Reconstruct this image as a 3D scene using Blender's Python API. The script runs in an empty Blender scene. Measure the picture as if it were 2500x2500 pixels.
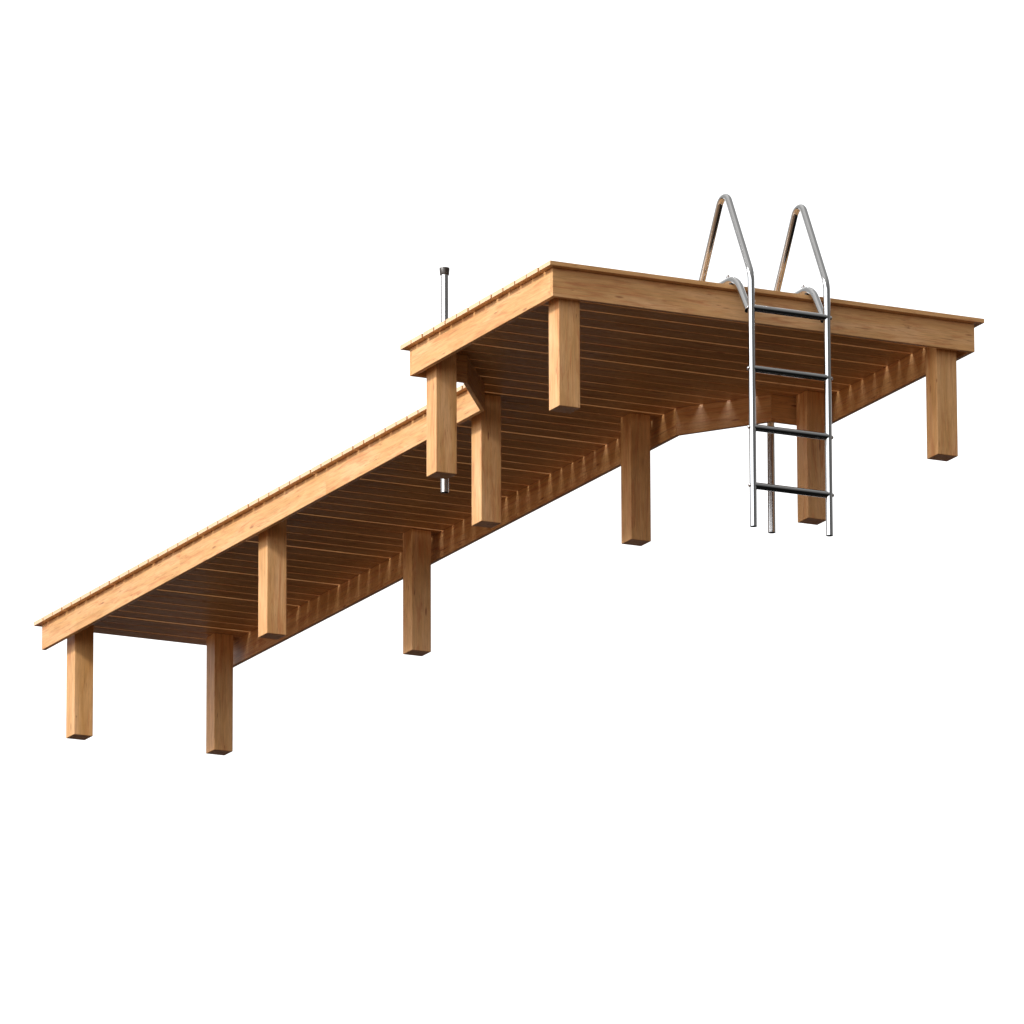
import bpy, bmesh, math, random
from mathutils import Vector, Matrix, Euler
random.seed(7)
S = bpy.context.scene
C = S.collection

# ------------------------------------------------------------------ camera
cam = bpy.data.objects.new('camera', bpy.data.cameras.new('camera'))
C.objects.link(cam)
cam.location = (-21.8101, -43.8155, -14.2373)
cam.rotation_euler = (1.8284, 0.0033, -0.4565)
cam.data.sensor_width = 36.0
cam.data.lens = 36.0 * 23390.18 / 2500.0
cam.data.clip_start = 1.0
cam.data.clip_end = 500.0
S.camera = cam
S.render.engine = 'CYCLES'
S.view_settings.view_transform = 'Standard'
S.view_settings.look = 'None'
S.view_settings.exposure = 0.0
S.view_settings.gamma = 1.0
S.cycles.max_bounces = 8
S.cycles.diffuse_bounces = 4

# ------------------------------------------------------------------ studio surroundings (white backdrop, dark floor, grey ceiling)
world = bpy.data.worlds.new('World')
S.world = world
world.use_nodes = True
nt = world.node_tree
for n in list(nt.nodes): nt.nodes.remove(n)
def wn(t, **k):
    n = nt.nodes.new(t)
    for a, b in k.items(): setattr(n, a, b)
    return n
def wdot(vec):
    n = wn('ShaderNodeVectorMath', operation='DOT_PRODUCT')
    nt.links.new(tc.outputs['Generated'], n.inputs[0]); n.inputs[1].default_value = vec
    return n.outputs['Value']
def wramp(sock, stops):
    m = wn('ShaderNodeMapRange'); m.inputs['From Min'].default_value = -1; m.inputs['From Max'].default_value = 1
    nt.links.new(sock, m.inputs['Value'])
    r = wn('ShaderNodeValToRGB'); cr = r.color_ramp
    while len(cr.elements) < len(stops): cr.elements.new(0.5)
    for e, (p, c) in zip(cr.elements, stops):
        e.position = (p + 1) / 2; e.color = (c, c, c, 1) if not isinstance(c, tuple) else (*c, 1)
    nt.links.new(m.outputs['Result'], r.inputs['Fac'])
    return r.outputs['Color']
def wmix(kind, a, b, fac=1.0):
    n = wn('ShaderNodeMix', data_type='RGBA', blend_type=kind)
    for s, v in ((n.inputs[0], fac), (n.inputs[6], a), (n.inputs[7], b)):
        if isinstance(v, (float, int)): s.default_value = v
        elif isinstance(v, tuple): s.default_value = v
        else: nt.links.new(v, s)
    return n.outputs[2]
tc = wn('ShaderNodeTexCoord')
up = wramp(wdot((0, 0, 1)), [(-1, 0.012), (-0.06, 0.015), (0.0, .16), (0.3, .26), (0.65, .5), (1.0, .8)])
side = wramp(wdot((.897, -.44, 0)), [(-1, 1.0), (-0.1, .85), (0.15, .48), (0.8, .44), (1.0, .8)])
amb = wmix('MULTIPLY', wmix('MULTIPLY', up, side), (1.0, .975, .945, 1.0))
# added glow on the left of the world, gives left-facing wood its sheen
glowz = wramp(wdot((0, 0, 1)), [(-.02, 0.0), (.06, .15), (.34, .15), (.46, 0.0)])
glows = wramp(wdot((-.897, .44, 0)), [(.3, 0.0), (.6, 1.0)])
amb = wmix('ADD', amb, wmix('MULTIPLY', glowz, glows), 1.0)
# added warm world glow low on the key side, brightens the inner rims
lowz = wramp(wdot((0, 0, 1)), [(-1, (.06, .033, .018)), (-.45, (.20, .12, .07)), (-.08, (.44, .28, .165)), (.02, (.38, .25, .155)), (.1, 0.0)])
lows = wramp(wdot((-.95, -.3, 0)), [(-1, 0.0), (.1, 0.0), (.6, 1.0)])
amb = wmix('ADD', amb, wmix('MULTIPLY', lowz, lows), 1.0)
back = wmix('MULTIPLY', wramp(wdot((.427, .868, .2547)), [(0.72, 0.0), (0.80, 1.0)]), wramp(wdot((0, 0, 1)), [(-.14, 0.0), (-.03, 1.0)]))
col = wmix('MIX', amb, (1.0, 1.0, 1.0, 1.0), back)
bg = wn('ShaderNodeBackground'); nt.links.new(col, bg.inputs['Color']); bg.inputs['Strength'].default_value = 1.42
out = wn('ShaderNodeOutputWorld'); nt.links.new(bg.outputs[0], out.inputs['Surface'])

def softbox(name, direction, dist, sx, sy, radiance, color, target=(1.3, 2.5, -.2), flat=None):
    l = bpy.data.lights.new(name, 'AREA'); l.shape = 'RECTANGLE'; l.size = sx; l.size_y = sy
    l.energy = radiance * math.pi * sx * sy
    l.color = color
    o = bpy.data.objects.new(name, l); C.objects.link(o)
    d = Vector(direction).normalized(); o.location = Vector(target) + d * dist
    z = -Vector(flat) if flat else d            # lamp shines along -z; its long side runs level
    x = Vector((0, 0, 1)).cross(z).normalized(); y = z.cross(x)
    if not flat:
        x = (Vector((0, 1, 0)) - z * z.y).normalized(); y = z.cross(x)
    o.rotation_euler = Matrix((x, y, z)).transposed().to_euler()
    return o
# long key softbox standing to the left of the jetty, and an added strip to light the deck gaps
softbox('key_softbox', (-.883, -.469, .262), 80, 150, 48, 2.6, (.95, .97, 1.0))
softbox('gap_light_strip', (-.862, -.06, .50), 20, 10, 2.6, 50.0, (1.0, .97, .92))

# ------------------------------------------------------------------ materials
def mat(name):
    m = bpy.data.materials.new(name); m.use_nodes = True
    b = m.node_tree.nodes['Principled BSDF']
    return m, m.node_tree, b
def wood(name, tone=1.0, endgrain=False, gloss=.42):
    m, t, b = mat(name)
    L = t.links.new
    def N(ty, **k):
        n = t.nodes.new(ty)
        for a, v in k.items(): setattr(n, a, v)
        return n
    at = N('ShaderNodeAttribute', attribute_name='grain')
    def noise(scale, detail=3, rough=.5, dist=0.0, off=0.0):
        mp = N('ShaderNodeMapping'); mp.inputs['Scale'].default_value = scale; mp.inputs['Location'].default_value = (off, off * .37, off * .71)
        L(at.outputs['Vector'], mp.inputs['Vector'])
        n = N('ShaderNodeTexNoise'); n.inputs['Scale'].default_value = 1; n.inputs['Detail'].default_value = detail
        n.inputs['Roughness'].default_value = rough; n.inputs['Distortion'].default_value = dist
        L(mp.outputs[0], n.inputs['Vector']); return n.outputs['Fac']
    def ramp(s, stops):
        r = N('ShaderNodeValToRGB'); cr = r.color_ramp
        while len(cr.elements) < len(stops): cr.elements.new(.5)
        for e, (p, c) in zip(cr.elements, stops):
            e.position = p; e.color = (*c, 1) if isinstance(c, tuple) else (c, c, c, 1)
        L(s, r.inputs['Fac']); return r.outputs['Color']
    def mix(kind, fac, a, c):
        n = N('ShaderNodeMix', data_type='RGBA', blend_type=kind)
        for s, v in ((n.inputs[0], fac), (n.inputs[6], a), (n.inputs[7], c)):
            if isinstance(v, (float, int)): s.default_value = v
            elif isinstance(v, tuple): s.default_value = (*v, 1)
            else: L(v, s)
        return n.outputs[2]
    k = tone
    # broad tone drift along the board
    c = ramp(noise((1.6, 11, 11), 4, .55, .6), [(.28, (.54 * k, .282 * k, .098 * k)), (.5, (.675 * k, .380 * k, .160 * k)), (.74, (.76 * k, .455 * k, .230 * k))])
    # reddish flame figure
    f = ramp(noise((2.6, 26, 26), 5, .62, 1.6, 13.1), [(.51, 0.0), (.66, .64)])
    c = mix('MIX', f, c, (.50 * k, .185 * k, .070 * k))
    # long fine fibres
    g = ramp(noise((4.5, 260, 260), 3, .6, .15, 5.3), [(.25, .78), (.5, 1.0), (.8, 1.13)])
    c = mix('MULTIPLY', 1.0, c, g)
    # ray flecks
    g2 = ramp(noise((12, 95, 95), 3, .6, .5, 8.8), [(.30, .88), (.66, 1.05)])
    c = mix('MULTIPLY', 1.0, c, g2)
    # dark mineral streaks and pin knots
    s1 = ramp(noise((3.4, 46, 46), 4, .55, 2.2, 31.0), [(.63, 0.0), (.74, .8)])
    c = mix('MIX', s1, c, (.20 * k, .060 * k, .022 * k))
    vmp = N('ShaderNodeMapping'); vmp.inputs['Scale'].default_value = (3.2, 15.0, 15.0); L(at.outputs['Vector'], vmp.inputs['Vector'])
    v = N('ShaderNodeTexVoronoi'); v.inputs['Scale'].default_value = 1.0; v.inputs['Randomness'].default_value = 1.0
    L(vmp.outputs[0], v.inputs['Vector'])
    kn = ramp(v.outputs['Distance'], [(.05, 1.0), (.11, 0.0)])
    c = mix('MIX', mix('MULTIPLY', 1.0, kn, (.75, .75, .75)), c, (.26 * k, .085 * k, .032 * k))
    if endgrain:
        c = mix('MIX', .55, c, (.80, .64, .46))
    L(c, b.inputs['Base Color'])
    b.inputs['Roughness'].default_value = gloss
    b.inputs['Specular IOR Level'].default_value = .5
    rr = ramp(noise((5, 90, 90), 3, .6, 0, 2.0), [(.3, gloss - .06), (.7, gloss + .1)])
    L(rr, b.inputs['Roughness'])
    bp = N('ShaderNodeBump'); bp.inputs['Strength'].default_value = .12; bp.inputs['Distance'].default_value = .002
    L(noise((4.5, 260, 260), 3, .6, .15, 5.3), bp.inputs['Height']); L(bp.outputs[0], b.inputs['Normal'])
    return m
W_RIM = wood('birch_board')
W_POST = wood('birch_post')
W_DECK = wood('birch_decking', 0.98)
W_END = wood('birch_end_grain', 1.0, True)
def metal(name, base, rough):
    m, t, b = mat(name)
    b.inputs['Metallic'].default_value = 1.0
    tcn = t.nodes.new('ShaderNodeTexCoord'); mp = t.nodes.new('ShaderNodeMapping'); mp.inputs['Scale'].default_value = (6, 6, .6)
    n = t.nodes.new('ShaderNodeTexNoise'); n.inputs['Scale'].default_value = 4; n.inputs['Detail'].default_value = 4
    r = t.nodes.new('ShaderNodeMapRange'); r.inputs['To Min'].default_value = rough * .8; r.inputs['To Max'].default_value = rough * 1.3
    t.links.new(tcn.outputs['Object'], mp.inputs['Vector']); t.links.new(mp.outputs[0], n.inputs['Vector'])
    t.links.new(n.outputs['Fac'], r.inputs['Value']); t.links.new(r.outputs[0], b.inputs['Roughness'])
    cr = t.nodes.new('ShaderNodeValToRGB'); cr.color_ramp.elements[0].color = (*[x * .93 for x in base], 1); cr.color_ramp.elements[1].color = (*base, 1)
    t.links.new(n.outputs['Fac'], cr.inputs['Fac']); t.links.new(cr.outputs['Color'], b.inputs['Base Color'])
    return m
STEEL = metal('polished_steel', (.58, .59, .60), .09)
GALV = metal('brushed_steel', (.56, .56, .565), .22)
BOLT = metal('bolt_steel', (.66, .67, .69), .16)
CAPM, _t, _b = mat('dark_brown_plastic')
_b.inputs['Base Color'].default_value = (.022, .016, .012, 1); _b.inputs['Roughness'].default_value = .4; _b.inputs['Specular IOR Level'].default_value = .7
_n = _t.nodes.new('ShaderNodeTexNoise'); _n.inputs['Scale'].default_value = 120; _u = _t.nodes.new('ShaderNodeBump'); _u.inputs['Strength'].default_value = .08; _u.inputs['Distance'].default_value = .001
_t.links.new(_n.outputs['Fac'], _u.inputs['Height']); _t.links.new(_u.outputs[0], _b.inputs['Normal'])
RUB, _t, _b = mat('black_rubber')
_b.inputs['Base Color'].default_value = (.02, .019, .018, 1); _b.inputs['Roughness'].default_value = .6

# ------------------------------------------------------------------ helpers
def link(o, parent=None):
    C.objects.link(o)
    if parent is not None:
        o.parent = parent
        o.matrix_parent_inverse = Matrix.Translation(-parent.location)
    return o
def thing(name, label, cat, loc, group=None):
    o = bpy.data.objects.new(name, None); o.empty_display_size = .2; o.location = loc
    C.objects.link(o); o['label'] = label; o['category'] = cat
    if group: o['group'] = group
    return o
def finish(name, bm, mats, parent, axis=None, bevel=0.0, smooth=False, center=None):
    """one mesh object; vertices given in world space, origin moved to the middle"""
    if bevel:
        bmesh.ops.bevel(bm, geom=list(bm.edges), offset=bevel, segments=2, profile=.6, affect='EDGES', clamp_overlap=True)
    bmesh.ops.recalc_face_normals(bm, faces=bm.faces)
    xs = [v.co.copy() for v in bm.verts]
    lo = Vector([min(p[i] for p in xs) for i in range(3)]); hi = Vector([max(p[i] for p in xs) for i in range(3)])
    ctr = center or (lo + hi) / 2
    for v in bm.verts: v.co -= ctr
    if isinstance(mats, tuple) and axis is not None:
        a = Vector(axis).normalized()
        for f in bm.faces:
            f.material_index = 1 if abs(f.normal.dot(a)) > .5 else 0
    for f in bm.faces: f.smooth = smooth
    me = bpy.data.meshes.new(name); bm.to_mesh(me); bm.free()
    for mm in (mats if isinstance(mats, tuple) else (mats,)): me.materials.append(mm)
    if axis is not None:
        a = Vector(axis).normalized(); u = a.orthogonal().normalized()
        if abs(a.z) < .5: u = Vector((0, 0, 1)).cross(a).normalized()
        w = a.cross(u)
        off = Vector((random.uniform(0, 60), random.uniform(0, 60), random.uniform(0, 60)))
        att = me.attributes.new('grain', 'FLOAT_VECTOR', 'POINT')
        buf = []
        for v in me.vertices:
            buf += [v.co.dot(a) + off.x, v.co.dot(u) + off.y, v.co.dot(w) + off.z]
        att.data.foreach_set('vector', buf)
    o = bpy.data.objects.new(name, me); o.location = ctr
    return link(o, parent)
def prism(poly, z0, z1):
    bm = bmesh.new()
    a = [bm.verts.new((x, y, z0)) for x, y in poly]; b = [bm.verts.new((x, y, z1)) for x, y in poly]
    bm.faces.new(a); bm.faces.new(b)
    n = len(poly)
    for i in range(n): bm.faces.new((a[i], a[(i + 1) % n], b[(i + 1) % n], b[i]))
    return bm
def rect(x0, x1, y0, y1): return [(x0, y0), (x1, y0), (x1, y1), (x0, y1)]
def fillet(pts, radii, n=14):
    pts = [Vector(p) for p in pts]; outp = [pts[0]]
    for i in range(1, len(pts) - 1):
        p, a, b = pts[i], pts[i - 1], pts[i + 1]; r = radii[i - 1]
        d1 = (a - p).normalized(); d2 = (b - p).normalized()
        ang = d1.angle(d2); tl = r / math.tan(ang / 2)
        c = p + (d1 + d2).normalized() * (r / math.sin(ang / 2))
        s = p + d1 * tl - c; e = p + d2 * tl - c; tot = s.angle(e); ax = s.cross(e).normalized()
        for k in range(n + 1): outp.append(c + Matrix.Rotation(tot * k / n, 3, ax) @ s)
    outp.append(pts[-1]); return outp
def tube(path, r, seg=40, hollow=0.0):
    bm = bmesh.new(); rings = []
    t0 = (path[1] - path[0]).normalized(); u = t0.orthogonal().normalized()
    for i, p in enumerate(path):
        t = (path[min(i + 1, len(path) - 1)] - path[max(i - 1, 0)]).normalized()
        u = (u - t * u.dot(t)).normalized(); w = t.cross(u)
        rings.append([bm.verts.new(p + (u * math.cos(2 * math.pi * k / seg) + w * math.sin(2 * math.pi * k / seg)) * r) for k in range(seg)])
    for a, b in zip(rings, rings[1:]):
        for k in range(seg): bm.faces.new((a[k], a[(k + 1) % seg], b[(k + 1) % seg], b[k]))
    for end, ring in ((0, rings[0]), (1, rings[-1])):
        if hollow and end == 0:
            p = path[0]; t = (path[1] - path[0]).normalized()
            inn = [bm.verts.new(p + (v.co - p) * hollow) for v in ring]; deep = [bm.verts.new(v.co + t * .08) for v in inn]
            for k in range(seg):
                bm.faces.new((ring[k], ring[(k + 1) % seg], inn[(k + 1) % seg], inn[k]))
                bm.faces.new((inn[k], inn[(k + 1) % seg], deep[(k + 1) % seg], deep[k]))
            bm.faces.new(deep)
        else: bm.faces.new(ring)
    return bm
def lathe(prof, origin, axis, seg=32):
    """prof: list of (radius, height along axis)"""
    a = Vector(axis).normalized(); u = a.orthogonal().normalized(); w = a.cross(u); o = Vector(origin)
    bm = bmesh.new(); rings = []
    for r, h in prof:
        rings.append([bm.verts.new(o + a * h + (u * math.cos(2 * math.pi * k / seg) + w * math.sin(2 * math.pi * k / seg)) * max(r, 1e-4)) for k in range(seg)])
    for p, q in zip(rings, rings[1:]):
        for k in range(seg): bm.faces.new((p[k], p[(k + 1) % seg], q[(k + 1) % seg], q[k]))
    bm.faces.new(rings[0]); bm.faces.new(rings[-1])
    return bm
def autosmooth(o, deg=40):
    me = o.data
    for p in me.polygons: p.use_smooth = True
    try: me.set_sharp_from_angle(angle=math.radians(deg))
    except Exception: pass

# ------------------------------------------------------------------ dimensions (metres, deck underside at z = 0)
h, T = .156, .0247
OF, OS = .0461, .0368
W, D, LEG = 2.5585, 1.7628, .7338
P = .1428
X1, X2, YE = .658, 1.9026, 8.3838
RT = .0265
CX0, CX1, CY1 = .326, W - .326, 2.235      # chamfer between platform and walkway

dock = thing('wooden_dock', 'pale wooden jetty with a wide platform head and long plank walkway on square posts', 'dock', (W / 2, 3.2, -LEG))

# ---- decking boards
Nn, Mm, Ww = .0085, .0125, .0185
gap = {k: Mm for k in range(1, 59)}
for k, g in zip(range(1, 13), [Ww, Nn, Mm, Mm, Ww, Nn, Ww, Nn, Mm, Mm, Ww, Nn]): gap[k] = g
for j in (2, 7, 11, 16, 21, 27, 31, 36, 41, 46): gap[59 - j] = Nn; 
for j in (3, 8, 12, 17, 22, 28, 32, 37, 42): gap[59 - j] = Ww
ux, uy = CX0 - X1, D - CY1
cl = math.hypot(ux, uy)
offx = OS * cl / abs(uy)                    # horizontal offset of the chamfered deck edge
def left_edge(y):
    """x of the walkway deck's left edge at y (chamfered near the platform)"""
    xc = CX0 + (y - D) * (X1 - CX0) / (CY1 - D) - offx
    return min(max(xc, -OS), X1 - OS)
for k in range(59):
    y0 = -OF + k * P + (gap[k] / 2 if k else 0)
    y1 = -OF + (k + 1) * P - (gap[k + 1] / 2 if k < 58 else 0)
    if k < 13:
        poly = rect(-OS, W + OS, y0, y1)
    else:
        # find where chamfer meets the straight walkway edge
        yk = D + (X1 - OS + offx - CX0) * (CY1 - D) / (X1 - CX0)
        ys = [y0] + ([yk] if y0 < yk < y1 else []) + [y1]
        L_ = [(left_edge(y), y) for y in ys]; R_ = [(X1 + X2 - x, y) for x, y in L_]
        poly = L_[::-1] + R_
    dz = random.uniform(-.0006, .0006)
    finish('deck_board', prism(poly, 0.0005 + abs(dz), T + dz), (W_DECK, W_END), dock, (1, 0, 0), .0016)

# ---- rim boards
def board(name, poly, axis, z0=-h, z1=0.0, m=None, bev=.0034):
    return finish(name, prism(poly, z0, z1), m or W_RIM, dock, axis, bev)
def rim(name, poly, axis): return board(name, poly, axis)
rim('front_rim_board', rect(0, W, 0, RT), (1, 0, 0))
rim('side_rim_board', rect(0, RT, RT + .0004, D - RT - .0004), (0, 1, 0))
rim('side_rim_board', rect(W - RT, W, RT + .0004, D - RT - .0004), (0, 1, 0))
# mitre offsets for the chamfer
nx, ny = (CY1 - D) / cl, -(X1 - CX0) / cl      # inward normal of the left chamfer (towards +x, -y)
def offline(p, d): return (p[0] + nx * d, p[1] + ny * d)
A0, B0 = (CX0, D), (X1, CY1)
# inner corner positions
ia = offline(A0, RT); dxy = ((X1 - CX0) / cl, (CY1 - D) / cl)
s = (D - RT - ia[1]) / dxy[1]; IA = (ia[0] + dxy[0] * s, D - RT)
s = (X1 + RT - ia[0]) / dxy[0]; IB = (X1 + RT, ia[1] + dxy[1] * s)
mir = lambda p: (X1 + X2 - p[0], p[1]) 
g = .0004
rim('back_rim_board', [(0, D - RT), (IA[0] - g, D - RT), (A0[0] - g, D), (0, D)], (1, 0, 0))
rim('back_rim_board', [mir(p) for p in [(X1 + X2 - W, D - RT), (IA[0] - g, D - RT), (A0[0] - g, D), (X1 + X2 - W, D)]], (1, 0, 0))
rim('angled_rim_board', [A0, IA, IB, B0], (X1 - CX0, CY1 - D, 0))
rim('angled_rim_board', [mir(p) for p in [A0, IA, IB, B0]], (-(X1 - CX0), CY1 - D, 0))
YR = YE - OF
for a, b, c in ((CY1, 4.25, True), (4.25, 6.285, False), (6.285, YR, False)):
    L_ = [(X1, a + g), ((X1 + RT), (IB[1] + g) if c else a + g), (X1 + RT, b - g), (X1, b - g)]
    rim('walkway_rim_board', L_, (0, 1, 0))
    rim('walkway_rim_board', [mir(p) for p in L_], (0, 1, 0))

# ---- square posts
w = .125
for x, y in ((.0706, .0681), (2.3597, .0718), (.0708, 1.5728), (2.3605, 1.5771), (.7540, 2.4157), (1.6875, 2.4168),
             (.7534, 5.2568), (1.6897, 5.2626), (.7560, 8.0563), (1.6905, 8.0594)):
    finish('post', prism(rect(x, x + w, y, y + w), -LEG, -.0008), W_POST, dock, (0, 0, 1), .0036)

# ------------------------------------------------------------------ anchoring poles
def pole(x, label):
    y = 1.875; z0, z1 = -.757, .523; r = .0213
    t = thing('anchor_pole', label, 'pole', (x, y, z0), 'steel anchor poles behind the platform')
    o = finish('tube', tube([Vector((x, y, z0)), Vector((x, y, 0)), Vector((x, y, z1 - .004))], r, 48, .86), GALV, t, smooth=True); autosmooth(o)
    o = finish('end_cap', lathe([(r + .0004, -.038), (.0243, -.040), (.0253, -.037), (.0283, -.003), (.0272, 0), (.0, .0008)], (x, y, z1), (0, 0, 1), 48), CAPM, t, smooth=True); autosmooth(o, 50)
pole(.268, 'steel pole with dark cap rising above the deck at the platform rear corner')
pole(2.2905, 'steel pole behind the ladder, showing only its lower end below the platform')

# ------------------------------------------------------------------ swimming ladder
RX = (1.0600, 1.5170); RY = -.250; RR = .0190
lad = thing('swim_ladder', 'polished steel tube ladder with two tall peaked handrails on the platform front', 'ladder', (sum(RX) / 2, RY, -1.362))
for sx, x in zip((-1, 1), RX):
    path = fillet([(x, RY, -1.362), (x, RY, .036), (x, .0495, .6087), (x, .3875, T + .001)], [.17, .063], 22)
    o = finish('handrail', tube(path, RR, 48, .84), STEEL, lad, smooth=True); autosmooth(o)
    fl = finish('foot_flange', lathe([(.036, T + .0006), (.036, T + .005), (.022, T + .009), (.0, T + .009)], (x, .388, 0), (0, 0, 1)), STEEL, o, smooth=True); autosmooth(fl)
    bp_ = fillet([(x, RY + .034, -.160), (x, -.078, .061), (x, .115, .058), (x, .24, T + .0210)], [.150, .15], 16)
    br = finish('bracket', tube(bp_, .0205, 40), STEEL, lad, smooth=True); autosmooth(br)
    for yy in (.012, .040):
        b = finish('bolt', lathe([(.0035, .0), (.0035, .008), (.0068, .008), (.0068, .013), (.0035, .013), (.0033, .018), (0, .0185)], (x, yy, .0785), (0, 0, 1), 6 if yy < .02 else 16), BOLT, br); 
    finish('pad', prism(rect(x - .012, x + .012, -.042, -.020), T + .0006, .044), RUB, br, bevel=.002)
for z in (-.155, -.491, -.817, -1.137):
    o = finish('rung', tube([Vector((RX[0] + .004, RY, z)), Vector((sum(RX) / 2, RY, z)), Vector((RX[1] - .004, RY, z))], .0188, 48), STEEL, lad, smooth=True); autosmooth(o)
    for sx, x in zip((-1, 1), RX):
        b = finish('bolt', lathe([(.0085, -.004), (.0105, .0), (.0105, .0035), (.0088, .0065), (.0060, .0085), (.0040, .0085), (.0030, .006), (0, .006)], (x + sx * (RR + .0005), RY, z), (sx, 0, 0), 24), BOLT, o, smooth=True); autosmooth(b, 30)
